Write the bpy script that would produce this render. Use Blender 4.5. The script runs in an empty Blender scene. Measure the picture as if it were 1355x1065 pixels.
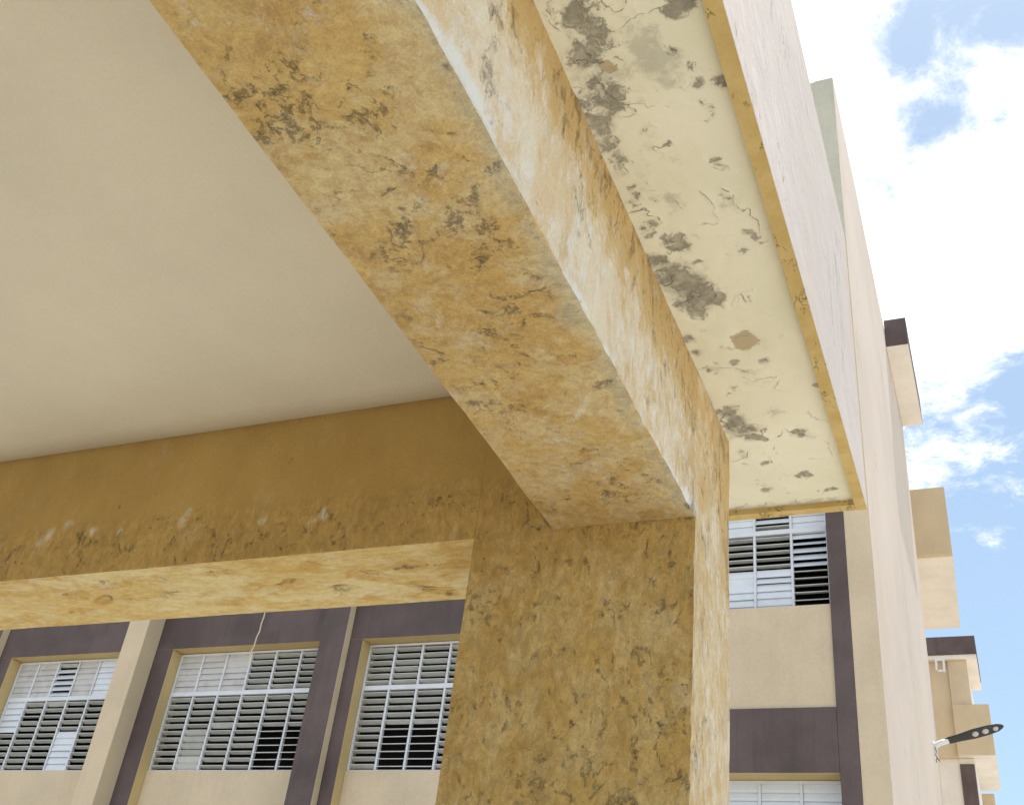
import bpy, math, random
import numpy as np
from mathutils import Vector, Matrix, noise as mnoise
random.seed(7)
S = bpy.context.scene
# ------------------------------------------------------------------ camera
cam_d = bpy.data.cameras.new("camera"); cam = bpy.data.objects.new("camera", cam_d)
S.collection.objects.link(cam); S.camera = cam
YAW, PITCH, ROLL = -0.4674, 0.5859, 0.1323
cy, sy, cp, sp, cr, sr = (math.cos(YAW), math.sin(YAW), math.cos(PITCH), math.sin(PITCH), math.cos(ROLL), math.sin(ROLL))
fw = Vector((sy*cp, cy*cp, sp)); rr = Vector((cy, -sy, 0)); uu = rr.cross(fw)
r2 = cr*rr + sr*uu; u2 = -sr*rr + cr*uu
M3 = Matrix((r2, u2, -fw)).transposed()
cam.matrix_world = Matrix.Translation((0, 0, 1.6)) @ M3.to_4x4()
cam_d.sensor_width = 36; cam_d.sensor_fit = 'HORIZONTAL'; cam_d.lens = 1419.5/1355*36
cam_d.clip_start = 0.02; cam_d.clip_end = 4000
# ------------------------------------------------------------------ light and exposure
SUN_EL, SUN_AZ = 74.0, 18.0      # azimuth measured clockwise from +Y (towards +X)
EXPOSURE = 0.84
S.view_settings.view_transform = 'Standard'; S.view_settings.look = 'None'
S.view_settings.gamma = 1; S.view_settings.exposure = EXPOSURE
S.view_settings.use_curve_mapping = False
sd = bpy.data.lights.new("sun", 'SUN'); sd.energy = 3.6; sd.angle = math.radians(0.53); sd.color = (1, .955, .88)
sun = bpy.data.objects.new("sun", sd); S.collection.objects.link(sun)
el, az = math.radians(SUN_EL), math.radians(SUN_AZ)
sv = Vector((math.sin(az)*math.cos(el), math.cos(az)*math.cos(el), math.sin(el)))
sun.rotation_euler = sv.to_track_quat('Z', 'Y').to_euler(); sun.location = (0, 0, 40)

class NT:
    """small helper to write node trees"""
    def __init__(s, tree): s.t = tree; s.n = tree.nodes; s.l = tree.links; s.n.clear()
    def node(s, kind, **kw):
        n = s.n.new(kind)
        for k, v in kw.items(): setattr(n, k, v)
        return n
    def put(s, sock, v):
        if isinstance(v, bpy.types.NodeSocket): s.l.new(v, sock)
        elif v is not None:
            if sock.type == 'RGBA' and len(v) == 3: v = (*v, 1)
            sock.default_value = v
    def math(s, op, a, b=None, c=None, clamp=False):
        n = s.node('ShaderNodeMath', operation=op, use_clamp=clamp)
        s.put(n.inputs[0], a)
        if b is not None: s.put(n.inputs[1], b)
        if c is not None: s.put(n.inputs[2], c)
        return n.outputs[0]
    def mix(s, f, a, b, mode='MIX'):
        n = s.node('ShaderNodeMix', data_type='RGBA', blend_type=mode)
        s.put(n.inputs[0], f); s.put(n.inputs[6], a); s.put(n.inputs[7], b); return n.outputs[2]
    def step(s, v, a, b):
        n = s.node('ShaderNodeMapRange', interpolation_type='SMOOTHSTEP')
        s.put(n.inputs[0], v); n.inputs[1].default_value = a; n.inputs[2].default_value = b
        n.inputs[3].default_value = 0; n.inputs[4].default_value = 1; return n.outputs[0]
    def noise(s, vec, scale, detail=6, rough=.55, dist=0.):
        n = s.node('ShaderNodeTexNoise'); s.put(n.inputs['Vector'], vec)
        n.inputs['Scale'].default_value = scale; n.inputs['Detail'].default_value = detail
        n.inputs['Roughness'].default_value = rough; n.inputs['Distortion'].default_value = dist
        return n.outputs[0]
    def mapping(s, vec, scale=(1, 1, 1), rot=(0, 0, 0), loc=(0, 0, 0)):
        n = s.node('ShaderNodeMapping'); s.put(n.inputs[0], vec)
        n.inputs[1].default_value = loc; n.inputs[2].default_value = rot; n.inputs[3].default_value = scale
        return n.outputs[0]
    def attr(s, name):
        return s.node('ShaderNodeAttribute', attribute_name=name).outputs['Fac']

# world: Nishita sky with a cumulus layer mapped on a plane high above
W = bpy.data.worlds.new("World"); S.world = W; W.use_nodes = True
T = NT(W.node_tree)
sky = T.node('ShaderNodeTexSky', sky_type='NISHITA', sun_disc=False)
sky.sun_elevation = el; sky.sun_rotation = az; sky.air_density = 1.0; sky.dust_density = .6; sky.ozone_density = 2.0
co = T.node('ShaderNodeTexCoord').outputs['Generated']
sep = T.node('ShaderNodeSeparateXYZ'); T.put(sep.inputs[0], co)
zc_ = T.math('MAXIMUM', sep.outputs[2], .04)
cmb = T.node('ShaderNodeCombineXYZ')
T.put(cmb.inputs[0], T.math('DIVIDE', sep.outputs[0], zc_)); T.put(cmb.inputs[1], T.math('DIVIDE', sep.outputs[1], zc_))
cl = cmb.outputs[0]
CLOUD_OFF = (3.1, 1.7, 0)
cm = T.mapping(cl, scale=(1, 1, 1), loc=CLOUD_OFF)
big = T.noise(cm, 1.15, 2, .5)
fine = T.noise(cm, 4.2, 10, .62, .2)
s_ = T.math('ADD', T.math('MULTIPLY', big, .62), T.math('MULTIPLY', fine, 1.05))
s_ = T.math('ADD', s_, T.math('MULTIPLY', T.noise(cm, 11, 10, .70, .4), 1.15))
def puff(x, y, rx, ry, w):
    # one cumulus mass (w > 0) or a gap (w < 0) at a fixed place of the cloud layer
    m = T.mapping(cl, scale=(1/rx, 1/ry, 0), loc=(-x/rx, -y/ry, 0))
    n = T.node('ShaderNodeVectorMath', operation='DOT_PRODUCT'); T.put(n.inputs[0], m); T.put(n.inputs[1], m)
    return T.math('MULTIPLY', T.math('POWER', 2.71828, T.math('MULTIPLY', n.outputs['Value'], -1.0)), w)
for b_ in ((.03, 1.22, .35, .28, .42), (-.07, .84, .065, .10, .35), (.09, .895, .07, .035, .25), (.02, .81, .05, .07, -.30), (.11, .80, .05, .05, -.28), (.025, .915, .05, .045, -.42), (.09, .955, .05, .03, -.05),
           (.10, 1.47, .035, .10, -.38), (.02, 1.5, .06, .10, .10), (.02, 2.3, .5, .55, -.40), (-.2, 1.7, .1, .3, .1), (.05, 3.7, .9, 1.0, -.5)):
    s_ = T.math('ADD', s_, puff(*b_))
cloud = T.step(s_, 1.28, 1.72)
skyc = T.mix(1.0, sky.outputs[0], (1.14, 1.18, 1.06), 'MULTIPLY')
skyc = T.mix(.30, skyc, (5.6, 6.9, 8.6))
shade = T.noise(cm, 5.0, 6, .6)
cc = T.mix(T.step(shade, .3, .7), (8.2, 8.5, 9.0), (11.5, 11.6, 11.7))
final = T.mix(cloud, skyc, cc)
bg = T.node('ShaderNodeBackground'); T.put(bg.inputs[0], final); bg.inputs[1].default_value = .085
out = T.node('ShaderNodeOutputWorld'); T.l.new(bg.outputs[0], out.inputs[0])

# ------------------------------------------------------------------ materials
def new_mat(name):
    m = bpy.data.materials.new(name); m.use_nodes = True
    t = NT(m.node_tree)
    o = t.node('ShaderNodeOutputMaterial'); b = t.node('ShaderNodeBsdfPrincipled')
    t.l.new(b.outputs[0], o.inputs[0]); b.inputs['Roughness'].default_value = .85
    b.inputs['Specular IOR Level'].default_value = .25
    return m, t, b
def bump(t, b, h, dist, strength=1.0):
    n = t.node('ShaderNodeBump'); n.inputs['Distance'].default_value = dist; n.inputs['Strength'].default_value = strength
    t.put(n.inputs['Height'], h); t.l.new(n.outputs[0], b.inputs['Normal'])

def wall_paint(name, col, var=.10, rough=.85, streak=.10, grain=60, dirt=(.30, .24, .17), dirtamt=.18):
    m, t, b = new_mat(name)
    p = t.node('ShaderNodeNewGeometry').outputs['Position']
    n1 = t.noise(p, 1.3, 5, .6); n2 = t.noise(t.mapping(p, (5, 5, .5)), 2.0, 5, .6); n3 = t.noise(p, grain, 3, .6)
    d = tuple(c*(1-var*1.6) for c in col); l = tuple(min(.95, c*(1+var)) for c in col)
    c = t.mix(t.step(n1, .3, .7), d, l)
    c = t.mix(t.math('MULTIPLY', t.step(n2, .48, .75), streak), c, dirt)
    spots = t.math('MULTIPLY', t.step(t.noise(p, 7, 8, .7), .62, .72), dirtamt)
    c = t.mix(spots, c, dirt)
    c = t.mix(.14, c, t.mix(n3, (0, 0, 0), (1, 1, 1)), 'OVERLAY')
    t.put(b.inputs['Base Color'], c); b.inputs['Roughness'].default_value = rough
    bump(t, b, t.math('ADD', n3, t.math('MULTIPLY', t.noise(p, 12, 4, .5), 2.)), .0015, .6)
    return m

def weathered(name, a, bcol, pale, brown, stretch=(1, 1, 1), rot=(0, 0, 0), pale_lo=.52, pale_hi=.66, palescale=5.,
              wormscale=14., wormw=.012, gate=(.50, .60), gatescale=3.0, edgecol=(.62, .60, .52), flake=(.66, .62, .52), bumpd=.004,
              flakeamt=.8, wormamt=.85, brown_rng=(.55, .75), brownamt=.6, seed=0., streaks=False, wearbrown=0., liplight=.55, chalk=.75):
    """old limewashed render: faded paint, blister rims, flaked spots; attributes wear / pale / edge steer where"""
    m, t, b = new_mat(name)
    p0 = t.node('ShaderNodeNewGeometry').outputs['Position']
    p = t.mapping(p0, stretch, rot, (seed, seed*.7, -seed))
    wear, paleA, edge = t.attr('wear'), t.attr('pale'), t.attr('edge')
    # coordinates bent by a slow noise so that patches swirl
    wn = t.node('ShaderNodeTexNoise'); t.put(wn.inputs['Vector'], p); wn.inputs['Scale'].default_value = 5; wn.inputs['Detail'].default_value = 4
    vs = t.node('ShaderNodeVectorMath', operation='SUBTRACT'); t.l.new(wn.outputs['Color'], vs.inputs[0]); vs.inputs[1].default_value = (.5, .5, .5)
    vm = t.node('ShaderNodeVectorMath', operation='SCALE'); t.l.new(vs.outputs[0], vm.inputs[0]); vm.inputs['Scale'].default_value = .09
    va = t.node('ShaderNodeVectorMath', operation='ADD'); t.put(va.inputs[0], p); t.l.new(vm.outputs[0], va.inputs[1])
    q = va.outputs[0]
    c = t.mix(t.step(t.noise(q, 2.6, 6, .62), .32, .68), a, bcol)
    br = t.math('MULTIPLY', t.step(t.math('ADD', t.noise(q, 6.3, 9, .70, .3), t.math('MULTIPLY', wear, wearbrown)), *brown_rng), brownamt)
    c = t.mix(br, c, brown)
    pn = t.math('ADD', t.noise(q, palescale, 10, .70, .2), t.math('MULTIPLY', paleA, .22))
    pm = t.math('MULTIPLY', t.step(pn, pale_lo, pale_hi), .8)
    pm = t.math('MULTIPLY', pm, t.math('ADD', .55, t.math('MULTIPLY', t.noise(q, palescale*5, 6, .7), .8)))
    c = t.mix(pm, c, pale)
    cg = t.step(t.noise(q, palescale*1.7, 9, .7), .55, .72)
    c = t.mix(t.math('MULTIPLY', cg, .35), c, (pale[0]*.86, pale[1]*.93, pale[2]*.98))
    en = t.math('ADD', edge, t.math('MULTIPLY', t.math('SUBTRACT', t.noise(q, 12, 9, .72, .3), .5), 1.2))
    em = t.math('MULTIPLY', t.step(en, .40, .72), .85)
    c = t.mix(em, c, edgecol)
    gn = t.math('ADD', t.noise(p0, gatescale, 5, .65), t.math('MULTIPLY', wear, .22))
    g = t.step(gn, *gate)
    w1 = t.math('ADD', t.noise(q, wormscale, 2.5, .45, .3), t.math('MULTIPLY', t.math('SUBTRACT', t.noise(p0, 95, 4, .7), .5), .075))
    line = t.math('SUBTRACT', 1.0, t.step(t.math('ABSOLUTE', t.math('SUBTRACT', w1, .5)), wormw*.3, wormw*1.9))
    brk = t.math('MULTIPLY', t.step(t.noise(q, wormscale*1.6, 8, .78), .54, .61), t.step(t.noise(p0, 60, 5, .8), .42, .54))
    worm = t.math('MULTIPLY', t.math('MULTIPLY', line, brk), g)
    nf = t.noise(p0, 105, 7, .74, .3)
    near = t.math('SUBTRACT', 1.0, t.step(t.math('ABSOLUTE', t.math('SUBTRACT', w1, .5)), .01, .10))
    clus = t.step(t.math('ADD', t.noise(q, wormscale*.8, 13, .84, .1), t.math('MULTIPLY', t.math('SUBTRACT', near, .5), .07)), .525, .66)
    gnear = t.math('MULTIPLY', g, clus)
    fl = t.math('MULTIPLY', t.step(nf, .51, .57), gnear)
    dk = t.math('MULTIPLY', t.step(t.math('SUBTRACT', 1.0, nf), .54, .62), gnear)
    c = t.mix(t.math('MULTIPLY', gnear, .22), c, brown)
    c = t.mix(t.math('MULTIPLY', dk, .55), c, tuple(x*.6 for x in brown))
    c = t.mix(t.math('MULTIPLY', fl, flakeamt), c, flake)
    lip = t.math('SUBTRACT', 1.0, t.step(t.math('ABSOLUTE', t.math('SUBTRACT', w1, .535)), wormw*.4, wormw*2.4))
    lip = t.math('MULTIPLY', t.math('MULTIPLY', lip, t.step(t.noise(q, wormscale*1.5, 8, .78), .53, .61)), t.math('MULTIPLY', g, t.step(t.noise(p0, 85, 5, .75), .42, .54)))
    c = t.mix(t.math('MULTIPLY', lip, liplight), c, flake)  # highlight on curled rims painted as pale lines
    c = t.mix(t.math('MULTIPLY', worm, wormamt), c, (.13, .082, .038))
    # chalky efflorescence: ragged thin patches, and dull damp stains
    chn = t.noise(q, 13, 12, .80, .2)
    cha = t.math('MULTIPLY', t.step(chn, .515, .66), t.step(t.math('ADD', t.noise(p0, 3.7, 3, .5), t.math('MULTIPLY', wear, .05)), .44, .60))
    c = t.mix(t.math('MULTIPLY', cha, chalk), c, flake)
    dm = t.step(t.noise(q, 8.5, 10, .74, .2), .53, .68)
    c = t.mix(t.math('MULTIPLY', dm, t.math('MULTIPLY', t.step(wear, -.45, 0.), .38)), c, brown)
    mid = t.noise(q, 42, 8, .78, .3)
    rf = t.step(wear, -.45, .0)
    c = t.mix(t.math('MULTIPLY', rf, .46), c, t.mix(t.step(mid, .30, .70), (.25, .25, .25), (.75, .75, .75)), 'OVERLAY')
    crumb = t.noise(p0, 150, 5, .8)
    c = t.mix(t.math('MULTIPLY', t.step(crumb, .60, .68), t.math('ADD', t.math('MULTIPLY', rf, .12), t.math('MULTIPLY', gnear, .4))), c, flake)
    c = t.mix(t.math('MULTIPLY', t.step(t.math('SUBTRACT', 1.0, crumb), .60, .68), t.math('ADD', t.math('MULTIPLY', rf, .12), t.math('MULTIPLY', gnear, .4))), c, tuple(x*.6 for x in brown))
    if streaks:
        sn = t.noise(q, 22, 10, .76, .3)
        so_ = t.math('ADD', sn, t.math('MULTIPLY', wear, .16))
        c = t.mix(t.math('MULTIPLY', t.step(so_, .52, .68), .7), c, t.mix(t.noise(q, 7, 5, .6), brown, (brown[0]*1.35, brown[1]*1.35, brown[2]*1.6)))
        c = t.mix(t.math('MULTIPLY', t.step(t.math('SUBTRACT', 1.0, so_), .54, .68), .65), c, edgecol)
        pt = t.step(t.math('ADD', t.noise(p0, 9, 10, .74, .3), t.math('MULTIPLY', wear, .17)), .50, .60)
        c = t.mix(t.math('MULTIPLY', pt, .55), c, (.56, .37, .13))
        gp = t.step(t.noise(p0, 13, 10, .76, .3), .56, .66)
        c = t.mix(t.math('MULTIPLY', gp, .45), c, (.60, .58, .50))
        s3 = t.noise(p, 55, 8, .75, .2)
        c = t.mix(t.math('MULTIPLY', t.step(t.math('ADD', s3, t.math('MULTIPLY', wear, .05)), .60, .68), .55), c, (.22, .13, .06))
    grain = t.noise(p0, 190, 3, .7)
    c = t.mix(.38, c, t.mix(grain, (0, 0, 0), (1, 1, 1)), 'OVERLAY')
    t.put(b.inputs['Base Color'], c); b.inputs['Roughness'].default_value = .8
    h = t.math('ADD', t.math('MULTIPLY', fl, -.55), t.math('MULTIPLY', worm, -.9))
    rim = t.math('MULTIPLY', gnear, .45)
    h = t.math('ADD', h, t.math('MULTIPLY', rim, .8))
    h = t.math('ADD', h, t.math('MULTIPLY', t.math('MULTIPLY', nf, gnear), .5))
    h = t.math('ADD', h, t.math('MULTIPLY', lip, .8))
    h = t.math('ADD', h, t.math('MULTIPLY', pm, -.25))
    h = t.math('ADD', h, t.math('MULTIPLY', t.math('MULTIPLY', t.noise(p, 30, 7, .7), t.math('ADD', .2, t.math('MULTIPLY', rf, .8))), .9))
    h = t.math('ADD', h, t.math('MULTIPLY', grain, .28))
    bump(t, b, h, bumpd*1.35, 1.0)
    return m

OCH_A, OCH_B = (.50, .315, .105), (.42, .245, .070)
PALE, BROWN = (.60, .47, .27), (.30, .155, .045)
m_under = weathered('beam_underside_paint', (.60, .42, .168), (.525, .345, .122), (.655, .525, .295), (.40, .235, .08), palescale=8.5, wormscale=15, wormw=.010, wormamt=.55, liplight=.5, seed=1.3,
                    edgecol=(.52, .455, .30), gate=(.52, .66), gatescale=10, pale_lo=.50, pale_hi=.64, brown_rng=(.50, .70), brownamt=.68)
m_side = weathered('beam_side_paint', (.63, .475, .27), (.665, .525, .34), (.72, .63, .49), (.47, .32, .125), stretch=(1, .9, .45), rot=(math.radians(-24), 0, 0),
                   palescale=8, wormscale=13, wormw=.009, seed=4.1, edgecol=(.72, .715, .68), gate=(.48, .60), flake=(.74, .68, .56), streaks=True, brownamt=.85, bumpd=.003, brown_rng=(.50, .70))
m_front = weathered('column_front_paint', (.445, .29, .09), (.385, .24, .072), (.50, .365, .165), (.29, .19, .07), stretch=(1, 1, .62), palescale=11, wormscale=21, wormw=.010, liplight=.35, chalk=.22,
                    seed=2.2, edgecol=(.56, .50, .38), gate=(.53, .64), gatescale=13, pale_lo=.54, pale_hi=.74, flake=(.50, .46, .36), flakeamt=.6, brownamt=.35, bumpd=.003, wormamt=.5)
m_lumpy = weathered('cross_beam_underside_lit_paint', (.72, .54, .23), (.68, .49, .19), (.80, .68, .38), (.58, .35, .09), stretch=(.6, 1.3, 1), palescale=6, wormscale=9, seed=6.6, wormw=.012, wearbrown=.22,
                    gate=(.60, .70), gatescale=9, liplight=.7, flake=(.76, .72, .62), brown_rng=(.50, .60), brownamt=.6, bumpd=.006, wormamt=.35)  # ochre brightened, light from below put into the colour

def soffit_mat():
    m, t, b = new_mat('soffit_limewash')
    p = t.node('ShaderNodeNewGeometry').outputs['Position']
    mold, grey, brn = t.attr('mold'), t.attr('grey'), t.attr('ochre')
    c = t.mix(t.step(t.noise(p, 3, 6, .6), .3, .7), (.74, .71, .545), (.80, .765, .62))
    gr = t.step(t.math('ADD', grey, t.math('MULTIPLY', t.math('SUBTRACT', t.noise(p, 24, 10, .78, .5), .5), 2.2)), .40, 1.0)
    c = t.mix(t.math('MULTIPLY', gr, .55), c, (.36, .34, .27))
    n = t.noise(p, 34, 10, .76, .6)
    mk = t.step(t.math('ADD', mold, t.math('MULTIPLY', t.math('SUBTRACT', n, .5), 2.6)), .48, .90)
    mk = t.math('MULTIPLY', mk, t.step(mold, .03, .2))
    mc = t.mix(t.noise(p, 60, 6, .7), (.12, .105, .085), (.42, .385, .31))
    mc = t.mix(t.step(t.noise(p, 22, 4, .6), .45, .62), mc, (.42, .385, .30))
    halo = t.step(t.math('ADD', mold, t.math('MULTIPLY', t.math('SUBTRACT', t.noise(p, 16, 8, .7, .4), .5), 1.4)), .25, 1.0)
    halo = t.math('MULTIPLY', halo, t.step(mold, .02, .25))
    c = t.mix(t.math('MULTIPLY', halo, .6), c, (.47, .43, .33))
    mk = t.math('MULTIPLY', mk, t.math('ADD', .55, t.math('MULTIPLY', t.noise(p, 48, 6, .75), .75)))
    c = t.mix(t.math('MULTIPLY', mk, .85), c, mc)
    ob = t.step(t.math('ADD', brn, t.math('MULTIPLY', t.math('SUBTRACT', n, .5), 1.5)), .50, .60)
    c = t.mix(t.math('MULTIPLY', ob, .75), c, (.40, .31, .17))
    # hairline cracks
    w = t.noise(p, 6, 3, .5, .5)
    w = t.math('ADD', w, t.math('MULTIPLY', t.math('SUBTRACT', t.noise(p, 60, 5, .7), .5), .05))
    ln = t.math('SUBTRACT', 1.0, t.step(t.math('ABSOLUTE', t.math('SUBTRACT', w, .5)), 0.0, .007))
    ln = t.math('MULTIPLY', ln, t.step(t.math('ADD', t.noise(p, 6, 4, .6), t.math('MULTIPLY', grey, .1)), .50, .60))
    ln = t.math('MULTIPLY', ln, t.step(t.noise(p, 30, 4, .7), .40, .55))
    c = t.mix(t.math('MULTIPLY', ln, .75), c, (.20, .17, .12))
    lip = t.math('SUBTRACT', 1.0, t.step(t.math('ABSOLUTE', t.math('SUBTRACT', w, .5)), 0.0, .045))
    grain = t.noise(p, 170, 3, .7)
    c = t.mix(.2, c, t.mix(grain, (0, 0, 0), (1, 1, 1)), 'OVERLAY')
    t.put(b.inputs['Base Color'], c)
    h = t.math('ADD', t.math('MULTIPLY', mk, t.math('MULTIPLY', n, -1.2)), t.math('MULTIPLY', ln, -.8))
    h = t.math('ADD', h, t.math('MULTIPLY', t.math('MULTIPLY', lip, t.step(t.noise(p, 6, 4, .6), .48, .6)), .5))
    h = t.math('ADD', h, t.math('MULTIPLY', t.noise(p, 9, 4, .5), 1.2)); h = t.math('ADD', h, t.math('MULTIPLY', grain, .15))
    bump(t, b, h, .003, 1)
    return m
m_soffit = soffit_mat()

def drip_mat():
    m, t, b = new_mat('ochre_edge_paint')
    p = t.node('ShaderNodeNewGeometry').outputs['Position']
    c = t.mix(t.step(t.noise(p, 9, 7, .65), .35, .65), (.62, .465, .20), (.54, .38, .145))
    c = t.mix(t.math('MULTIPLY', t.step(t.noise(p, 13, 9, .75), .64, .72), .75), c, (.20, .13, .06))
    w = t.noise(t.mapping(p, (1, .5, 1)), 12, 6, .7, 1.)
    ln = t.math('SUBTRACT', 1.0, t.step(t.math('ABSOLUTE', t.math('SUBTRACT', w, .5)), 0.0, .010))
    ln = t.math('MULTIPLY', ln, t.step(t.noise(p, 7, 4, .6), .52, .6))
    c = t.mix(ln, c, (.14, .09, .04))
    t.put(b.inputs['Base Color'], c)
    bump(t, b, t.math('SUBTRACT', t.noise(p, 40, 8, .7), ln), .003, 1)
    return m
m_drip = drip_mat()

def pink_mat(name, col, crack=.7, scale=1.0):
    m, t, b = new_mat(name)
    p = t.node('ShaderNodeNewGeometry').outputs['Position']
    c = t.mix(t.step(t.noise(p, .9/scale, 5, .6), .35, .68), tuple(x*.94 for x in col), tuple(min(.9, x*1.05) for x in col))
    yl = t.step(t.noise(t.mapping(p, (3/scale, 2.2/scale, .35/scale)), 1.6, 6, .6), .50, .72)
    gs = t.step(t.noise(t.mapping(p, (9/scale, 7/scale, .5/scale)), 1.6, 8, .7), .54, .74)
    c = t.mix(t.math('MULTIPLY', gs, .09), c, (.36, .31, .26))
    c = t.mix(t.math('MULTIPLY', yl, .5), c, (col[0]*1.0, col[1]*.90, col[2]*.76))
    w = t.noise(t.mapping(p, (5/scale, 5/scale, .75/scale), (math.radians(-6), 0, 0)), 1.7, 6, .66, .7)
    ln = t.math('SUBTRACT', 1.0, t.step(t.math('ABSOLUTE', t.math('SUBTRACT', w, .5)), 0.0, .006))
    ln = t.math('MULTIPLY', ln, t.step(t.noise(p, 2.4/scale, 4, .6), .52, .62))
    c = t.mix(t.math('MULTIPLY', ln, crack), c, (.20, .16, .13))
    sp = t.math('MULTIPLY', t.step(t.noise(p, 22/scale, 8, .7), .68, .74), .35)
    c = t.mix(sp, c, (.33, .27, .22))
    g = t.noise(p, 120/scale, 3, .7)
    c = t.mix(.12, c, t.mix(g, (0, 0, 0), (1, 1, 1)), 'OVERLAY')
    t.put(b.inputs['Base Color'], c)
    bump(t, b, t.math('ADD', t.math('MULTIPLY', t.noise(p, 6/scale, 6, .6), 2.0), t.math('SUBTRACT', t.math('MULTIPLY', g, .3), ln)), .004, .8)
    return m
m_fascia = pink_mat('pink_white_parapet_paint', (.60, .525, .48))
m_sidewall = pink_mat('cream_pink_wall_paint', (.615, .52, .435), .5, 2.5)
m_ceiling = wall_paint('ceiling_paint', (.745, .675, .53), .035, .8, .02, 90, (.3, .27, .22), .0)
m_tan = wall_paint('tan_wall_paint', (.64, .515, .345), .045, .85, .07, 40)
m_tan_lt = wall_paint('light_tan_wall_paint', (.65, .52, .36), .05, .85, .09, 40)
m_reveal = wall_paint('window_reveal_paint', (.60, .455, .215), .05, .85, .06, 40)
m_purple = wall_paint('plum_wall_paint', (.128, .094, .090), .14, .8, .35, 40, (.07, .05, .055), .25)
m_greygreen = wall_paint('grey_cream_wall_paint', (.56, .53, .43), .05, .85, .12, 30)
m_cream = wall_paint('cream_lit_face_paint', (.85, .785, .71), .05, .85, .08, 30)  # bounce light below and sun on side faces put into the cream
m_roof = wall_paint('roof_screed', (.42, .41, .39), .1)
m_dark = wall_paint('room_interior_shade', (.03, .024, .022), .2)  # shade of the unlit rooms put into a near-black colour

def metal(name, col, rough=.45, dirt=.2, metallic=0.):
    m, t, b = new_mat(name)
    p = t.node('ShaderNodeNewGeometry').outputs['Position']
    c = t.mix(t.math('MULTIPLY', t.step(t.noise(p, 6, 7, .7), .42, .72), dirt), col, (.34, .31, .26))
    t.put(b.inputs['Base Color'], c); b.inputs['Roughness'].default_value = rough; b.inputs['Metallic'].default_value = metallic
    b.inputs['Specular IOR Level'].default_value = .5
    return m
m_frame = metal('white_window_frame_paint', (.70, .71, .74))
m_slat = metal('aluminium_slat_paint', (.68, .69, .66), .5, .35)
m_slat_w = metal('white_slat_sky_tint', (.72, .75, .80), .4, .12)  # sky reflection put into the bluish white
m_slat_g = metal('dusty_slat_paint', (.57, .55, .54), .6, .5)
m_black = metal('black_lamp_metal', (.018, .019, .021), .4, .1)
m_lampw = metal('white_arm_paint', (.75, .76, .76), .4, .1)
m_lens = metal('lamp_lens', (.50, .51, .50), .2, .02)
m_cord = metal('white_cord', (.72, .68, .60), .8, .1)

def ground_mat():
    m, t, b = new_mat('pale_concrete_ground')
    p = t.node('ShaderNodeNewGeometry').outputs['Position']
    c = t.mix(t.step(t.noise(p, .6, 8, .65), .3, .7), (.36, .34, .30), (.47, .45, .40))
    c = t.mix(.3, c, t.mix(t.noise(p, 60, 4, .7), (0, 0, 0), (1, 1, 1)), 'OVERLAY')
    t.put(b.inputs['Base Color'], c); bump(t, b, t.noise(p, 40, 6, .6), .004)
    return m
m_ground = ground_mat()

# ------------------------------------------------------------------ builders
def link(o, parent=None):
    S.collection.objects.link(o)
    if parent is not None:
        o.parent = parent; o.matrix_parent_inverse = root_inv(parent)
    return o
ROOTM = {}
def root_inv(p):
    m = Matrix.Identity(4); q = p
    chain = []
    while q is not None: chain.append(q); q = q.parent
    for q in reversed(chain):
        m = m @ (q.matrix_parent_inverse if q.parent else Matrix.Identity(4)) @ Matrix.LocRotScale(q.location, q.rotation_euler, q.scale)
    return m.inverted()
def thing(name, label, cat, loc, group=None):
    o = bpy.data.objects.new(name, None); S.collection.objects.link(o); o.location = loc
    o.empty_display_size = .2
    o['label'] = label; o['category'] = cat
    if group: o['group'] = group
    return o
def mesh_obj(name, verts, faces, mats, parent=None, mi=None, smooth=False, loc=None):
    me = bpy.data.meshes.new(name); me.from_pydata([tuple(v) for v in verts], [], faces)
    for m in (mats if isinstance(mats, (list, tuple)) else [mats]): me.materials.append(m)
    if mi is not None: me.polygons.foreach_set('material_index', mi)
    if smooth: me.polygons.foreach_set('use_smooth', [True]*len(faces))
    me.update()
    o = bpy.data.objects.new(name, me)
    if loc: o.location = loc
    return link(o, parent)
BF = [(0, 3, 2, 1), (4, 5, 6, 7), (0, 1, 5, 4), (1, 2, 6, 5), (2, 3, 7, 6), (3, 0, 4, 7)]   # bottom top front(-Y) right(+X) back left
def boxv(x0, x1, y0, y1, z0, z1):
    return [(x0, y0, z0), (x1, y0, z0), (x1, y1, z0), (x0, y1, z0), (x0, y0, z1), (x1, y0, z1), (x1, y1, z1), (x0, y1, z1)]
def box(name, x0, x1, y0, y1, z0, z1, mat, parent=None, bottom=None, front=None, right=None, bev=.006):
    """bevelled box; single faces may carry another paint"""
    mats = [mat]; mi = [0]*6
    for k, mm in ((0, bottom), (2, front), (3, right)):
        if mm is not None:
            if mm not in mats: mats.append(mm)
            mi[k] = mats.index(mm)
    o = mesh_obj(name, boxv(x0, x1, y0, y1, z0, z1), BF, mats, parent, mi)
    if bev:
        md = o.modifiers.new('bevel', 'BEVEL'); md.width = bev; md.segments = 2; md.limit_method = 'ANGLE'
        md.material = -1
    return o
def multi(name, boxes, mat, parent):
    v, f = [], []
    for b in boxes:
        k = len(v); v += boxv(*b); f += [tuple(i+k for i in q) for q in BF]
    return mesh_obj(name, v, f, mat, parent)

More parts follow.
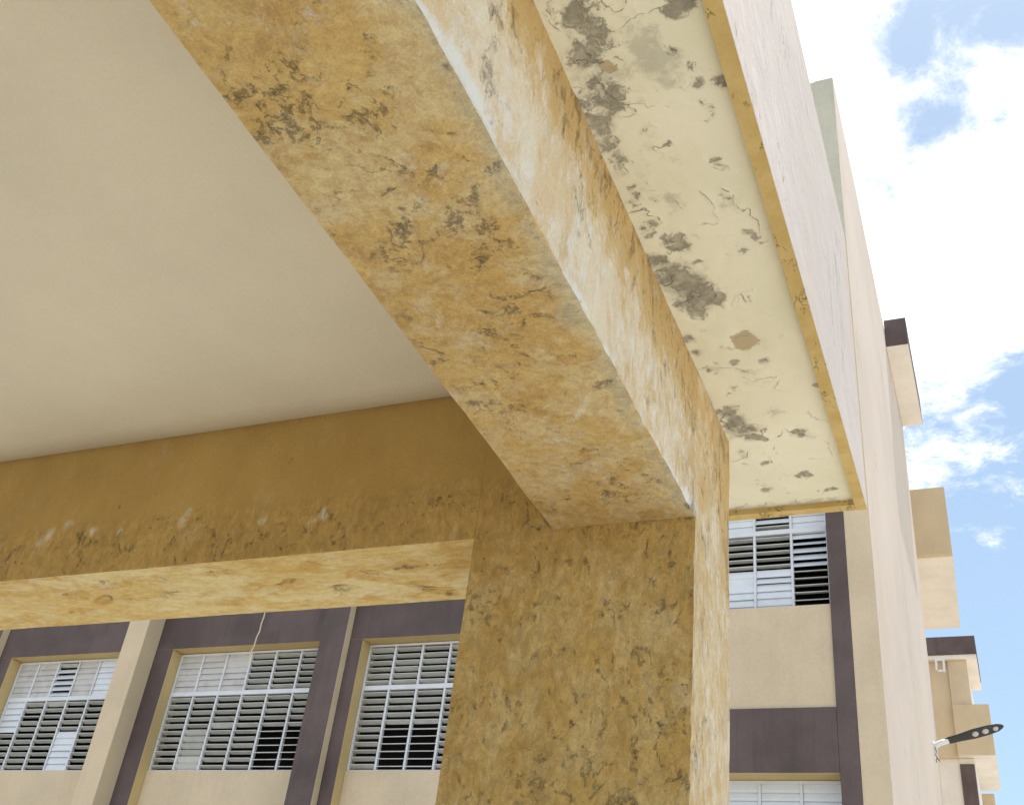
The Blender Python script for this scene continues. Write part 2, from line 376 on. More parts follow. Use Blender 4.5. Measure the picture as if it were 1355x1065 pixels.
def steps(a, b, fa, fb, h, coarse=.25):
    """coordinates from a to b, spacing h inside the fine range fa..fb and coarse outside"""
    xs = [a]; x = a
    while x < b-1e-6:
        st = h if (fa-1e-6 <= x < fb) else coarse
        if x < fa < x+st: st = fa-x
        x = min(b, x+st)
        if b-x < .3*st: x = b
        xs.append(x)
    return xs
def relief(p, amp, freq):
    v = mnoise.noise_vector(p*freq)*amp + mnoise.noise_vector(p*freq*3.1)*amp*.45
    return v
def dense_box(name, X, Y, Z, matd, parent, amp=.003, freq=7., attrs=None, extra=None, sides='bfr l'):
    """welded box whose faces are grids, lightly uneven like hand-laid render"""
    idx = {}; V = []; F = []; MI = []; mats = []
    def vid(i, j, k):
        key = (i, j, k)
        if key not in idx: idx[key] = len(V); V.append((X[i], Y[j], Z[k]))
        return idx[key]
    nx, ny, nz = len(X)-1, len(Y)-1, len(Z)-1
    def mi(key):
        m = matd.get(key, matd['*'])
        if m not in mats: mats.append(m)
        return mats.index(m)
    a = mi('bottom'); b_ = mi('top'); c = mi('front'); d = mi('back'); e = mi('right'); f = mi('left')
    for i in range(nx):
        for j in range(ny):
            F.append((vid(i, j, 0), vid(i, j+1, 0), vid(i+1, j+1, 0), vid(i+1, j, 0))); MI.append(a)
            F.append((vid(i, j, nz), vid(i+1, j, nz), vid(i+1, j+1, nz), vid(i, j+1, nz))); MI.append(b_)
    for i in range(nx):
        for k in range(nz):
            F.append((vid(i, 0, k), vid(i+1, 0, k), vid(i+1, 0, k+1), vid(i, 0, k+1))); MI.append(c)
            F.append((vid(i, ny, k), vid(i, ny, k+1), vid(i+1, ny, k+1), vid(i+1, ny, k))); MI.append(d)
    for j in range(ny):
        for k in range(nz):
            F.append((vid(nx, j, k), vid(nx, j+1, k), vid(nx, j+1, k+1), vid(nx, j, k+1))); MI.append(e)
            F.append((vid(0, j, k), vid(0, j, k+1), vid(0, j+1, k+1), vid(0, j+1, k))); MI.append(f)
    P = [Vector(v) for v in V]
    D = [p + relief(p, amp, freq) + (extra(p) if extra else Vector((0, 0, 0))) for p in P]
    o = mesh_obj(name, D, F, mats, parent, MI, smooth=True)
    for an in ('wear', 'pale', 'edge'):
        at = o.data.attributes.new(an, 'FLOAT', 'POINT')
        fn = (attrs or {}).get(an)
        at.data.foreach_set('value', [fn(p) if fn else 0. for p in P])
    md = o.modifiers.new('split', 'EDGE_SPLIT'); md.split_angle = math.radians(40)
    return o

# ------------------------------------------------------------------ ground
g = mesh_obj('ground', [(-900, -900, 0), (900, -900, 0), (900, 900, 0), (-900, 900, 0)], [(0, 1, 2, 3)], m_ground)
g['kind'] = 'structure'

# ------------------------------------------------------------------ portico
X1, X2, XC = -1.082, -.672, -1.332
YMIN, XL_P = -1.7, -4.9
Y0, Y1 = 2.51, 2.905
ZB, ZC, ZS, ZF = 3.0, 3.526, 3.481, 3.460
XO, YE, ZT = -.309, 3.393, 4.72
por = thing('portico', 'ochre portico with peeling paint on its column and beams and a pink-white parapet', 'portico', (-1.0, 2.7, 0))
gx = lambda p, x, y, z, r: math.exp(-(((p.x-x)**2+(p.y-y)**2+(p.z-z)**2)/(r*r)))
def front_pale(p):  # column paler than the cross beam, whose deeper shade is put into the colour
    k = max(0, min(1, (p.x+1.75)/.45))*max(0, min(1, (3.12-p.z)/.30))
    return .62*k + (1-k)*(-.35+.3*max(0, 1-abs(p.z-3.07)/.08))
def front_wear(p):
    k = max(0, min(1, (p.x+1.75)/.45))*max(0, min(1, (3.12-p.z)/.15))
    w = max(0, 1-abs(p.z-3.10)/.11)*(.8+.5*mnoise.noise(Vector((p.x*2.2, 0, 0)))) - .6*max(0, min(1, (p.z-3.10+.05*mnoise.noise(p*5))/.16))
    return k*min(1., .5+.45*mnoise.noise(p*3)) + (1-k)*w*(.62 if w > 0 else 1)
# beam
def beam_edge(p):
    n = mnoise.noise(p*6)*.35
    if p.z < ZB+.001 and p.x < X2-.001: return max(0, 1-(X2-p.x)/.12)*.72+n*.15 if p.x > X2-.16 else 0
    n2 = mnoise.noise(Vector((0, p.y*2.6, 1)))
    return max(0, 1-(p.z-ZB)/(.065+.07*n2))*(.62+n*1.7+.7*n2)
def beam_pale(p):
    return .5*max(0, 1-(X2-p.x)/.14) + .5*gx(p, -.95, 1.15, 3, .2) + .35*gx(p, -.85, 2.0, 3, .3)
worn = [(-.98, .90), (-.93, 1.0), (-.86, .98), (-.88, 1.15), (-.80, 1.2), (-.78, 1.35), (-.92, 1.3), (-.80, 1.55), (-.86, 1.7), (-1.02, 1.75), (-1.03, 1.95), (-.85, 2.25), (-.78, 2.33), (-1.05, .95)]
def beam_wear(p):
    if p.x > X2-.001 and p.z > ZB: return 1.5*max(0, (p.z-3.20)/.24)+.55*max(0, (p.y-1.7)/.8)-.35
    return min(1., sum(gx(p, x, y, ZB, .07) for x, y in worn))
def chip(p):
    if abs(p.x-X2) > .001 or p.y > Y0+.002: return Vector((0, 0, 0))
    k = 0
    if abs(p.z-ZB) < .001 and p.y < Y0: k = 1
    elif abs(p.y-Y0) < .001 and p.z < ZB: k = 2
    if not k: return Vector((0, 0, 0))
    c = max(0, mnoise.noise(p*13)+.35*mnoise.noise(p*37)-.02)*.013
    return Vector((-c, 0, c)) if k == 1 else Vector((-c, c, 0))
dense_box('main_beam', steps(X1, X2, -9, 9, .012), steps(-1.65, Y0-.0005, .4, 9, .012), steps(ZB, ZS+.03, 0, 9, .012, .012),
          {'*': m_under, 'right': m_side, 'bottom': m_under}, por, .0022, 5, {'edge': beam_edge, 'pale': beam_pale, 'wear': beam_wear}, chip)
# column
def col_edge(p):
    if p.x > X2-.001: return .25*max(0, 1-(p.y-Y0)/.03)+.18
    return .0
def col_wear(p):
    if p.x > X2-.001: return (.3+1.0*max(0, (p.y-2.75)/.15))*max(0, min(1, (p.z-2.75)/.4))
    return front_wear(p)
dense_box('column', steps(XC, X2, -9, 9, .012), steps(Y0, Y1, -9, 9, .012), steps(0, ZS-.001, 2.0, 9, .012),
          {'*': m_front, 'right': m_side}, por, .0022, 5, {'edge': col_edge, 'wear': col_wear, 'pale': lambda p: front_pale(p) if p.x < X2-.001 else .2}, chip)
# cross beam
LUMPS = [(-2.98, 2.66, .05), (-2.9, 2.72, .04), (-2.6, 2.72, .05), (-2.2, 2.74, .05), (-2.1, 2.70, .045), (-1.93, 2.78, .055), (-1.80, 2.68, .05), (-1.70, 2.80, .06), (-1.60, 2.84, .045), (-1.62, 2.66, .05), (-1.48, 2.68, .05), (-1.43, 2.80, .045), (-2.4, 2.8, .05), (-2.75, 2.6, .04), (-2.3, 2.6, .045), (-3.1, 2.8, .04), (-1.95, 2.6, .04)]
lumps = [(x, y, r_*random.uniform(.9, 1.15), random.uniform(-.5, .2)) for x, y, r_ in LUMPS]
lumps += [(random.uniform(-4.2, -3.2), random.uniform(Y0+.05, Y1-.05), random.uniform(.03, .06), 0.) for _ in range(8)]
def lump_mask(p):
    d = 0
    for x, y, r, a_ in lumps:
        dx, dy = p.x-x, p.y-y
        if abs(dx) > .3 or abs(dy) > .2: continue
        dx += .02*mnoise.noise(p*18); dy += .02*mnoise.noise(p*18+Vector((5, 1, 2)))
        u_ = dx*math.cos(a_)+dy*math.sin(a_); v_ = -dx*math.sin(a_)+dy*math.cos(a_)
        d = max(d, 1/(1+math.exp(min(40, ((u_/(r*1.5))**2+(v_/(r*.7))**2-.9)*7))))
    return d
def lump(p):
    if p.z > 2.995: return Vector((0, 0, 0))
    return Vector((0, 0, .008*lump_mask(p)))
WHITE = [(-3.10, 3.14, .05), (-3.05, 3.17, .05), (-2.97, 3.20, .045), (-2.85, 3.16, .04), (-2.46, 3.16, .05), (-2.44, 3.20, .03), (-2.12, 3.13, .04), (-1.88, 3.13, .045), (-1.93, 3.10, .04), (-2.72, 3.15, .03), (-1.13, 3.155, .03)]
def cb_edge(p):
    if p.z < 2.995 or p.y > Y0+.01: return 0
    return .62*max([0]+[math.exp(-((p.x-x)**2+(p.z-z)**2)/(r*r)) for x, z, r in WHITE])
def cb_wear(p):
    return lump_mask(p) if p.z < 2.995 else front_wear(p)
dense_box('cross_beam', steps(XL_P, XC-.0005, -4.0, 9, .014), steps(Y0, Y1, -9, 9, .014), steps(2.994, ZC+.02, -9, 9, .014),
          {'*': m_front, 'bottom': m_lumpy}, por, .0018, 5, {'wear': cb_wear, 'edge': cb_edge, 'pale': lambda p: .3 if p.z < 2.995 else front_pale(p)}, lump)
# far columns and beam of the portico, outside the picture
for x0, x1, y0, y1 in ((XL_P, XL_P+.41, -1.65, -1.25), (XL_P-.45, XL_P-.001, Y0+.01, Y1-.01)):
    box('column', x0, x1, y0, y1, 0, ZS-.002, m_front, por)
# ceiling slab bent up at the cross beam, a shape added to darken the joint
NC = 8; pts = []
yc = Y0; prof = [(-1.7, ZC-.035), (yc-.5, ZC-.035)]+[(yc-.15+.15*t_, ZC-.035+.035*t_*t_) for t_ in [i/NC for i in range(NC+1)]]
v = []; f = []
for (y, z) in prof: v += [(XL_P, y, z), (X1, y, z)]
for i in range(len(prof)-1): f.append((2*i, 2*i+2, 2*i+3, 2*i+1))
co_ = mesh_obj('ceiling', v, f, m_ceiling, por, smooth=True)
# roof slab
box('roof_slab', XL_P-.1, XO-.12, YMIN, YE-.12, ZC+.021, 3.78, m_roof, por, bev=0)
# soffit sheet, finely divided, with its stains and a greyer far end as attributes
sx = steps(X2-.0005, XO-.018, -9, 9, .006); syy = steps(-1.0, YE-.03, .9, 9, .008)
mold = [(-.597,1.248,.05,.8),(-.613,1.341,.045,.9),(-.575,1.303,.04,.8),(-.613,1.467,.055,.75),(-.649,1.523,.05,.75),(-.655,1.60,.04,.7),(-.638,1.65,.03,.6),(-.387,1.27,.035,.95),(-.41,1.285,.02,.9),
 (-.633,1.883,.025,.6),(-.59,1.938,.03,.75),(-.585,1.97,.022,.7),(-.650,2.009,.028,.95),(-.623,2.08,.045,1.0),(-.60,2.12,.045,1.0),(-.575,2.17,.045,1.1),(-.556,2.20,.035,1.1),(-.597,2.231,.035,.9),(-.52,2.20,.022,.55),
 (-.63,2.20,.035,.6),(-.635,2.51,.022,.35),(-.553,2.492,.018,.7),(-.362,2.663,.016,.8),(-.643,2.733,.035,.85),(-.63,2.79,.035,.95),(-.61,2.851,.032,.95),(-.585,2.902,.024,.8),(-.565,2.92,.016,.7),(-.455,2.885,.015,.9),(-.447,2.92,.012,.8),
 (-.469,3.145,.018,.9),(-.458,3.165,.016,.9),(-.495,3.165,.012,.6),(-.581,3.055,.016,.6),(-.616,3.231,.018,.75),(-.397,3.262,.014,.7),(-.42,3.265,.012,.55),(-.48,2.51,.016,.5),(-.358,1.50,.02,.75),(-.40,1.49,.014,.6),(-.66,2.35,.02,.6),(-.655,2.42,.018,.5)]
grey = [(-.491,1.349,.05,.9),(-.48,1.40,.05,1.),(-.46,1.45,.04,.9),(-.563,1.418,.04,.6),(-.549,1.80,.03,.7),(-.551,1.83,.045,.5),(-.52,1.68,.03,.5),(-.552,1.61,.04,.4),(-.6,1.75,.06,.35),(-.60,2.13,.09,.8),(-.62,2.82,.07,.8),(-.45,2.0,.03,.3),(-.5,3.0,.03,.3),(-.43,1.735,.02,.35),(-.481,2.51,.03,.5),(-.5,2.45,.03,.3),(-.62,1.4,.08,.6)]
_r = random.Random(3)
for _ in range(70):
    y_ = _r.uniform(1.15, 2.1) if _ < 50 else _r.uniform(2.1, 3.3); d_ = _r.random()**1.6*.26
    mold.append((X2+.02+d_, y_, _r.uniform(.008, .022), _r.uniform(.05, .38)))
    if _ % 3 == 0: grey.append((X2+.03+d_, y_+.03, _r.uniform(.03, .06), _r.uniform(.3, .6)))
och = [(-.511,2.399,.034,1.0),(-.58,1.40,.022,.6)]
soffit_v = []; A = {'mold': [], 'grey': [], 'ochre': []}
sf = []
sx2 = steps(-1.35, X2-.0005, -9, 9, .02); syy2 = [y for y in syy if y > Y1-.01]
for gx_, gy_ in ((sx, syy), (sx2, syy2)):
    base = len(soffit_v); n = len(gx_)
    for y in gy_:
        for x in gx_:
            p = Vector((x, y, ZS)); q = p*9; jx = mnoise.noise(p*16)*.02; jy = mnoise.noise(p*16+Vector((7, 3, 1)))*.02
            f3 = lambda L: min(1.35, max([0.]+[(w+(.35 if r < .025 else .1))*math.exp(-((x+jx-a)**2+(y+jy-b)**2)/(r*r*1.45)) for a, b, r, w in L if abs(y-b) < .25]))
            mo = f3(mold); oc = f3(och)
            A['mold'].append(mo); A['grey'].append(f3(grey)+1.3*max(0, (y-3.29)/.08)); A['ochre'].append(oc)
            z = ZS+mnoise.noise(q)*.0025 + mnoise.noise(p*28)*.0012 + .004*min(1, mo)*(mnoise.noise(p*60)+.4) + .006*min(1, oc*1.4)
            soffit_v.append((x, y, z))
    sf += [(base+j*n+i, base+(j+1)*n+i, base+(j+1)*n+i+1, base+j*n+i+1) for j in range(len(gy_)-1) for i in range(n-1)]
so = mesh_obj('soffit', soffit_v, sf, m_soffit, por, smooth=True)
for k, vals in A.items(): so.data.attributes.new(k, 'FLOAT', 'POINT').data.foreach_set('value', vals)
# ochre drip edge, a raised strip with a hand-painted inner border
dv = []; df = []
ys = [.0+i*.012 for i in range(int((YE-.001)/.012)+1)]+[YE-.0008]
def strip(pa, pb, z0, z1, k0):
    for (a, b) in zip(pa, pb):
        k = len(dv); dv.extend([(a[0], a[1], z1), (a[0], a[1], z0), (b[0], b[1], z0), (b[0], b[1], z1)])
        if k > k0:
            for q in range(3): df.append((k-4+q, k-3+q, k+1+q, k+q))
wob = lambda y: .0018*mnoise.noise(Vector((0, y*14, 2)))+.0022*mnoise.noise(Vector((0, y*3, 5)))
inn = [(XO-.037+wob(y)-.003*max(0, (2.2-y))*.5, y) for y in ys]; outp = [(XO-.0008, y) for y in ys]
strip(inn, outp, ZF, ZS+.015, 0)
xs_ = [-1.6+i*.012 for i in range(int((XO-.001+1.6)/.012)+1)]+[XO-.0008]
k0 = len(dv)
strip([(x, YE-.040+wob(x*1.1+3)*1.2) for x in xs_], [(x, YE-.0008) for x in xs_], ZF+.0012, ZS+.014, k0)
mesh_obj('drip_edge', dv, df, m_drip, por, smooth=False)
# parapet faces above the drip edge
box('parapet', XO-.019, XO, YMIN, YE, ZF+.0018, ZT, m_fascia, por, bev=.0008)
box('parapet_core', XO-.115, XO-.0195, YMIN, YE-.0195, ZS+.017, ZT-.02, m_fascia, por, bev=0)
box('parapet', XL_P-.1, XO-.0195, YE-.019, YE, ZF+.0018, ZT, m_fascia, por, bev=.0008)
mesh_obj('soffit', [(XL_P-.1, Y1, ZS), (-1.351, Y1, ZS), (-1.351, YE-.03, ZS), (XL_P-.1, YE-.03, ZS)], [(0, 3, 2, 1)], m_soffit, por)
# small round patches on the ceiling
def disc(name, c, r, nrm, mat, parent, th=.002, seg=20):
    q = Vector(nrm).to_track_quat('Z', 'Y'); vv = []
    for zz in (0, th):
        for i in range(seg):
            a = 2*math.pi*i/seg; rr_ = r*(1+.08*mnoise.noise(Vector((math.cos(a), math.sin(a), r*50))))
            vv.append(Vector(c)+q @ Vector((rr_*math.cos(a), rr_*math.sin(a), zz)))
    ff = [tuple(range(seg, 2*seg))]+[(i, (i+1) % seg, seg+(i+1) % seg, seg+i) for i in range(seg)]
    return mesh_obj(name, vv, ff, mat, parent)
m_patch = wall_paint('ceiling_patch_paint', (.64, .585, .45), .03)
disc('ceiling_patch', (-2.27, 1.574, ZC-.03), .016, (0, 0, -1), m_patch, por, .0015)
disc('ceiling_patch', (-2.537, 2.128, ZC-.03), .020, (0, 0, -1), m_patch, por, .0015)

# ------------------------------------------------------------------ school building, long facade
YL = 11.2
sch = thing('school_building', 'long cream and plum school facade with tall louvred windows, seen under the cross beam', 'building', (-9.5, 13, 0))
TOP = 14.72
def wallpart(name, *a, **k): return box(name, *a, **k)
LH = 6.51
WX = [(-13.41, -11.03), (-10.38, -7.95), (-7.33, -5.35)]
# body behind the openings
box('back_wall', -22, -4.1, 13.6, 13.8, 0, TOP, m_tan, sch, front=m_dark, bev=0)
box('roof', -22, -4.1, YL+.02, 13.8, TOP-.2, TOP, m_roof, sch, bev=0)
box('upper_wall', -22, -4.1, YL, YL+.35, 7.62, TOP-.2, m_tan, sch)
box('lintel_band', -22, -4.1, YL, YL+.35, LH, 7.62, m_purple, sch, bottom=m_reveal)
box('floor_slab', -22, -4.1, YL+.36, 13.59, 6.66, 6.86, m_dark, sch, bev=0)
for (a, b) in WX:
    box('apron_wall', a+.002, b-.002, YL+.165, YL+.35, 0, 4.895, m_tan_lt, sch)
piers = [(-22, -13.41), (-11.03, -10.38), (-7.95, -7.33), (-5.35, -4.1)]
for (a, b) in piers:
    box('pier', a, b, YL, YL+.35, 0, LH-.003, m_purple, sch, right=m_reveal)
# pilasters: plum with a cream flank (either side) and one deep cream pilaster
box('pilaster', -14.02, -13.65, YL-.13, YL-.002, 0, TOP, m_purple, sch, right=m_tan)
box('pilaster', -11.03, -10.672, YL-.30, YL-.002, 0, TOP, m_tan_lt, sch, right=m_tan)
box('pilaster', -7.895, -7.52, YL-.13, YL-.002, 0, TOP, m_purple, sch, right=m_tan)
box('side_wall', -22.2, -22.001, YL, 13.8, 0, TOP, m_tan, sch, bev=0)

slat_meshes = {}
def slat_mesh(w, mat):
    key = (round(w, 3), mat.name)
    if key not in slat_meshes:
        d, t = .046, .0035; v = []; f = []
        prof = [(-d, -t), (-d*.4, -t+.004), (d*.4, -t+.004), (d, -t), (d, t), (d*.4, t+.004), (-d*.4, t+.004), (-d, t)]
        for x in (-w/2, w/2): v += [(x, a, b) for a, b in prof]
        for i in range(8): f.append((i, 8+i, 8+(i+1) % 8, (i+1) % 8))
        f += [tuple(range(7, -1, -1)), tuple(range(8, 16))]
        me = bpy.data.meshes.new('slat'); me.from_pydata(v, [], f); me.materials.append(mat)
        slat_meshes[key] = me
    return slat_meshes[key]
TILT = {'k': -36, 'o': -12, 'f': 17, 'h': 52, 'c': 80, 'g': 80, 'w': 80}
def window(root, x0, x1, yp, zb, zt, ztr, ncol, nb, ntop, state, label=None, dopen=0):
    """louvred window: frame with mullions and transom; slats hang as its pieces.
    state(col, section, row) -> o open, f flat, h half, c closed, g closed dusty, w closed white"""
    pitch = (x1-x0)/ncol; mw = .03
    bars = [(x0, x0+mw, yp, yp+.05, zb, zt), (x1-mw, x1, yp, yp+.05, zb, zt)]
    bars += [(x0+mw, x1-mw, yp+.001, yp+.049, zt-.03, zt), (x0+mw, x1-mw, yp+.001, yp+.049, zb, zb+.012),
             (x0+mw, x1-mw, yp-.004, yp+.049, ztr-.03, ztr+.03)]
    for i in range(1, ncol):
        xm = x0+i*pitch
        bars += [(xm-mw/2, xm+mw/2, yp, yp+.048, zb+.013, ztr-.031), (xm-mw/2, xm+mw/2, yp, yp+.048, ztr+.031, zt-.031)]
    fr = multi('window', bars, m_frame, root)
    md = fr.modifiers.new('bevel', 'BEVEL'); md.width = .003; md.segments = 1
    if label: fr['label'] = label
    for i in range(ncol):
        xa, xb = x0+i*pitch+mw/2, x0+(i+1)*pitch-mw/2
        if i == 0: xa += mw/2
        if i == ncol-1: xb -= mw/2
        for sec, (za, zz, nr) in (('t', (ztr+.03, zt-.03, ntop)), ('b', (zb+.012, ztr-.03, nb))):
            ph = (zz-za)/nr
            for r in range(nr):
                st = state(i, sec, r); z = zz-(r+.5)*ph
                mat = {'c': m_slat, 'g': m_slat_g, 'w': m_slat_w, 'h': m_slat_w}.get(st, m_slat)
                s = bpy.data.objects.new('slat', slat_mesh(xb-xa-.004, mat))
                t_ = TILT[st]+(dopen if st == 'o' else 0)+random.uniform(-4.5, 4.5)+(random.uniform(-22, 22) if random.random() < .035 else 0)
                s.location = ((xa+xb)/2, yp+.026, z); s.rotation_euler = (math.radians(t_), random.uniform(-.004, .004), 0)
                link(s, fr)
    # side rails that carry the slat pivots
    return fr
def st1(c, s, r):
    if s == 't': return {0: 'g', 1: 'g', 2: 'h' if r != 0 else 'o', 3: 'g', 4: 'w', 5: 'o'}[c]
    if c == 0: return 'w' if r < 5 else 'o'
    if c == 3: return 'o' if r < 5 else 'w'
    return 'o'
def st2(c, s, r):
    if s == 't': return 'g' if c < 3 else 'o'
    if c == 1 and r >= 5: return 'k'
    if c >= 4 and r >= 5: return 'f'
    return 'o'
def st3(c, s, r):
    if s == 'b' and c in (1, 2) and r >= 5: return 'f'
    return 'o'
YP = 11.385
window(sch, -13.40, -11.045, YP, 4.897, 6.50, 5.925, 6, 11, 6, st1)
window(sch, -10.375, -7.96, YP, 4.897, 6.50, 5.925, 6, 11, 6, st2)
window(sch, -7.325, -5.36, YP, 4.897, 6.50, 5.925, 5, 11, 6, st3)

# ------------------------------------------------------------------ wing
XW, YW, YW2 = -.975, 10.857, 19.8
wing = thing('building_wing', 'end wing with plum window frame and tall pinkish side wall beside the portico roof', 'building', (-2.5, 15, 0))
XL = -4.1; BX = -1.44
box('side_wall', -1.2435, XW, YW, YW2, 11.501, TOP, m_sidewall, wing, front=m_greygreen, bev=0)
box('side_wall', XW-.26, XW, YW, YW2, 0, 11.50, m_sidewall, wing, front=m_tan_lt, bev=0)
box('corner_pilaster', -1.243, XW-.2605, YW, YW+.3, 0, 11.50, m_tan_lt, wing, bev=0)
box('frame_band', BX, -1.244, YW, YW+.3, 0, 13.149, m_purple, wing, bev=.004)
for (z0, z1) in ((4.72, 5.37), (8.02, 8.67), (11.32, 11.97), (1.42, 2.07)):
    box('frame_band', XL, BX-.002, YW, YW+.3, z0, z1, m_purple, wing, bottom=m_reveal, bev=.004)
    box('apron_wall', XL, BX+.003, YW+.035, YW+.3, z1+.001, z1+1.12, m_tan_lt, wing, bev=.004)
box('frame_band', XL, XL+.17, YW-.002, YW+.3, 0, TOP-.4, m_purple, wing, bev=.004)
box('left_wall', XL-.002, XL+.25, YW+.31, 13.6, 0, TOP-.01, m_tan, wing, bev=0)
box('upper_wall', XL, -1.244, YW+.002, YW+.3, 13.15, TOP-.01, m_greygreen, wing, bev=.004)
box('roof', XL, XW-.262, YW+.31, YW2, TOP-.25, TOP-.02, m_roof, wing, bev=0)
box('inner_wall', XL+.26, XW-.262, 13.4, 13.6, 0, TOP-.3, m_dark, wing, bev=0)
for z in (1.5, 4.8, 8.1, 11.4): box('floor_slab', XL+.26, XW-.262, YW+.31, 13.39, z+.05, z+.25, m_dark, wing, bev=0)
def stw(c, s, r):
    c = 5-c
    if s == 't': return 'w' if c != 1 else ('o' if r != 4 else 'h')
    if c == 0: return 'h' if r < 5 else 'f'
    return 'o' if r < 5 else 'w'
window(wing, XL+.18, BX-.002, YW+.20, 6.49, 8.018, 7.475, 6, 11, 6, stw, 'upper window, slats partly open', 16)
window(wing, XL+.18, BX-.002, YW+.24, 3.19, 4.715, 4.17, 6, 11, 6, lambda c, s, r: 'w', 'lower window, all slats shut')
# roof eave on the side wall
box('roof_eave', XW+.001, -.585, 17.0, YW2, 14.3, 14.93, m_purple, wing, bottom=m_cream, bev=.005)

# ------------------------------------------------------------------ rear block with a balcony
rear = thing('rear_block', 'middle building block with tan balcony box projecting behind the side wall', 'building', (-4, 23, 0))
box('wall', -9, -1.32, 19.805, 26, 0, 13.9, m_tan, rear, bev=.01)
bal = box('balcony', -1.319, -.36, 21.0, 21.14, 11.96, 13.49, m_tan, rear, bev=.008)
mesh_obj('balcony_floor', [(-1.319, 21.14, 11.965), (-.36, 21.14, 11.965), (-.46, 24.8, 11.965), (-1.319, 24.8, 11.965),
                           (-1.319, 21.14, 12.1), (-.36, 21.14, 12.1), (-.46, 24.8, 12.1), (-1.319, 24.8, 12.1)], BF, m_cream, rear)
mesh_obj('balcony_side', [(-.44, 21.141, 12.101), (-.361, 21.141, 12.101), (-.461, 24.8, 12.101), (-.54, 24.8, 12.101),
                          (-.44, 21.141, 13.49), (-.361, 21.141, 13.49), (-.461, 24.8, 13.49), (-.54, 24.8, 13.49)], BF, m_tan, rear)

far = thing('far_block', 'farthest building block with plum roof edge, balcony and white bracket', 'building', (-4, 32, 0))
box('wall', -9, -1.0, 30.0, 34, 10.6, 13.185, m_tan, far, bev=.01)
box('wall', -.999, -.51, 29.93, 34, 11.96, 13.185, m_tan_lt, far, right=m_cream, bev=.01)
box('roof_eave', -9, -.25, 29.8, 32.3, 13.19, 13.30, m_cream, far, bev=.01)
box('roof_edge', -9, -.235, 29.75, 32.0, 13.301, 13.80, m_purple, far, bev=.01)
box('balcony', -1.0, -.11, 29.85, 33.1, 10.62, 11.95, m_tan, far, bottom=m_cream, bev=.01)
box('wall', -9, -.62, 30.1, 34, 0, 10.615, m_cream, far, bev=.01)
box('door_panel', -.99, -.64, 30.04, 30.098, 8.2, 10.46, m_purple, far, bev=.01)
box('wall', -.619, -.30, 33.3, 36, 0, 10.61, m_tan, far, bev=.01)
# small white bracket below the roof edge
multi('bracket', [(-1.29, -1.05, 29.5, 29.55, 13.04, 13.09), (-1.29, -1.24, 29.5, 29.55, 12.78, 13.039), (-1.10, -1.05, 29.5, 29.55, 12.72, 13.039),
                  (-1.29, -1.24, 29.551, 29.99, 13.04, 13.09), (-1.10, -1.05, 29.551, 29.99, 13.04, 13.09), (-1.239, -1.101, 29.5, 29.55, 12.74, 12.78)], m_lampw, far)

# ------------------------------------------------------------------ street lamp on the side wall
lamp = thing('street_lamp', 'black LED lamp head on a short white arm fixed to the pinkish side wall', 'lamp', (-.975, 18.6, 7.37))
def tube(name, path, r, mat, parent, seg=14):
    v = []; f = []
    P = [Vector(p) for p in path]
    R_ = r if isinstance(r, (list, tuple)) else [r]*len(P)
    for i, p in enumerate(P):
        d = (P[min(i+1, len(P)-1)]-P[max(i-1, 0)]).normalized(); a = d.orthogonal().normalized(); b = d.cross(a)
        if i and (a-pa).length > .3:
            a = (pa-d*pa.dot(d)).normalized(); b = d.cross(a)
        pa = a
        for k in range(seg):
            t = 2*math.pi*k/seg; v.append(p+(a*math.cos(t)+b*math.sin(t))*R_[i])
    for i in range(len(P)-1):
        for k in range(seg):
            f.append((i*seg+k, i*seg+(k+1) % seg, (i+1)*seg+(k+1) % seg, (i+1)*seg+k))
    f += [tuple(range(seg-1, -1, -1)), tuple(range((len(P)-1)*seg, len(P)*seg))]
    return mesh_obj(name, v, f, mat, parent, smooth=True)
tube('arm', [(-.97, 18.6, 7.36), (-.93, 18.6, 7.39), (-.86, 18.6, 7.425), (-.74, 18.6, 7.46)], .045, m_lampw, lamp)
disc('wall_plate', (-.974, 18.6, 7.36), .09, (1, 0, 0), m_lampw, lamp, .012)
A0, A1 = Vector((-.80, 18.6, 7.44)), Vector((.108, 18.6, 7.685))
ax = (A1-A0).normalized(); up = Vector((0, .70, 1)); up = (up-ax*up.dot(ax)).normalized(); sd_ = ax.cross(up)
prof = [(0, .055, .05), (.06, .062, .055), (.07, .075, .05), (.25, .085, .045), (.5, .115, .038), (.75, .112, .03), (.9, .09, .024), (.97, .05, .018), (1.0, .015, .01)]
L = (A1-A0).length; v = []; f = []; seg = 20
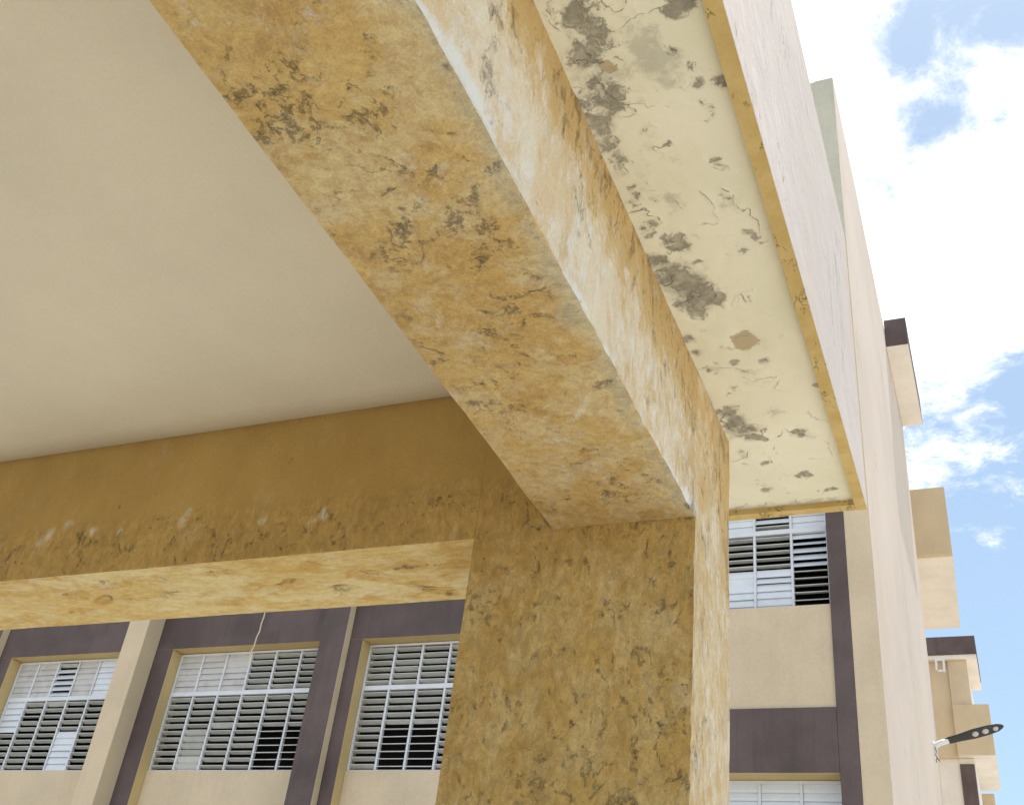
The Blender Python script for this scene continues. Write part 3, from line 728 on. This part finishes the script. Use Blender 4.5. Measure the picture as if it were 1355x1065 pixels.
for (s, w, h) in prof:
    w *= .82; h *= .85
    c = A0+ax*(s*L)
    for k in range(seg):
        a = 2*math.pi*k/seg; cz = math.sin(a)
        v.append(c+sd_*(w*math.copysign(abs(math.cos(a))**.6, math.cos(a)))+up*(h*(cz if cz > 0 else cz*.35)))
for i in range(len(prof)-1):
    for k in range(seg): f.append((i*seg+k, i*seg+(k+1) % seg, (i+1)*seg+(k+1) % seg, (i+1)*seg+k))
f += [tuple(range(seg-1, -1, -1)), tuple(range((len(prof)-1)*seg, len(prof)*seg))]
mesh_obj('lamp_head', v, f, m_black, lamp, smooth=True)
for s in (.52, .69, .86):
    c = A0+ax*(s*L)-up*.012
    vv = []; ff = []; sg = 16; rings = [(.046, 0), (.040, .014), (.026, .022), (.010, .026)]
    if s > .8: rings = [(a*.85, b) for a, b in rings]
    for (r_, h_) in rings:
        for k in range(sg):
            a = 2*math.pi*k/sg; vv.append(c+ax*(r_*1.15*math.cos(a))+sd_*(r_*math.sin(a))-up*h_)
    for i in range(len(rings)-1):
        for k in range(sg): ff.append((i*sg+k, i*sg+(k+1) % sg, (i+1)*sg+(k+1) % sg, (i+1)*sg+k))
    ff.append(tuple(range((len(rings)-1)*sg, len(rings)*sg)))
    mesh_obj('lens', vv, ff, m_lens, lamp, smooth=True)
for k in range(5):
    c = A0+ax*(.05+.035*k)+up*.05
    tube('cooling_fin', [c, c+up*.03], .006, m_black, lamp, 6)
# loose wires below the arm
tube('wire', [(-.955, 18.55, 7.33), (-.94, 18.54, 7.27), (-.955, 18.54, 7.21), (-.93, 18.54, 7.15), (-.90, 18.54, 7.11)], .007, m_black, lamp, 6)
tube('wire', [(-.935, 18.54, 7.17), (-.955, 18.54, 7.13), (-.95, 18.54, 7.09)], .006, m_black, lamp, 6)

# ------------------------------------------------------------------ cord hanging from the cross beam
cord = tube('cord', [(-2.326, 2.90, 3.0), (-2.327, 2.902, 2.975), (-2.331, 2.902, 2.95), (-2.329, 2.902, 2.925), (-2.336, 2.902, 2.90), (-2.337, 2.902, 2.87), (-2.345, 2.902, 2.845), (-2.343, 2.902, 2.80)],
            .0022, m_cord, None, 6)
cord['label'] = 'thin white cord hanging from the back edge of the cross beam'; cord['category'] = 'cord'
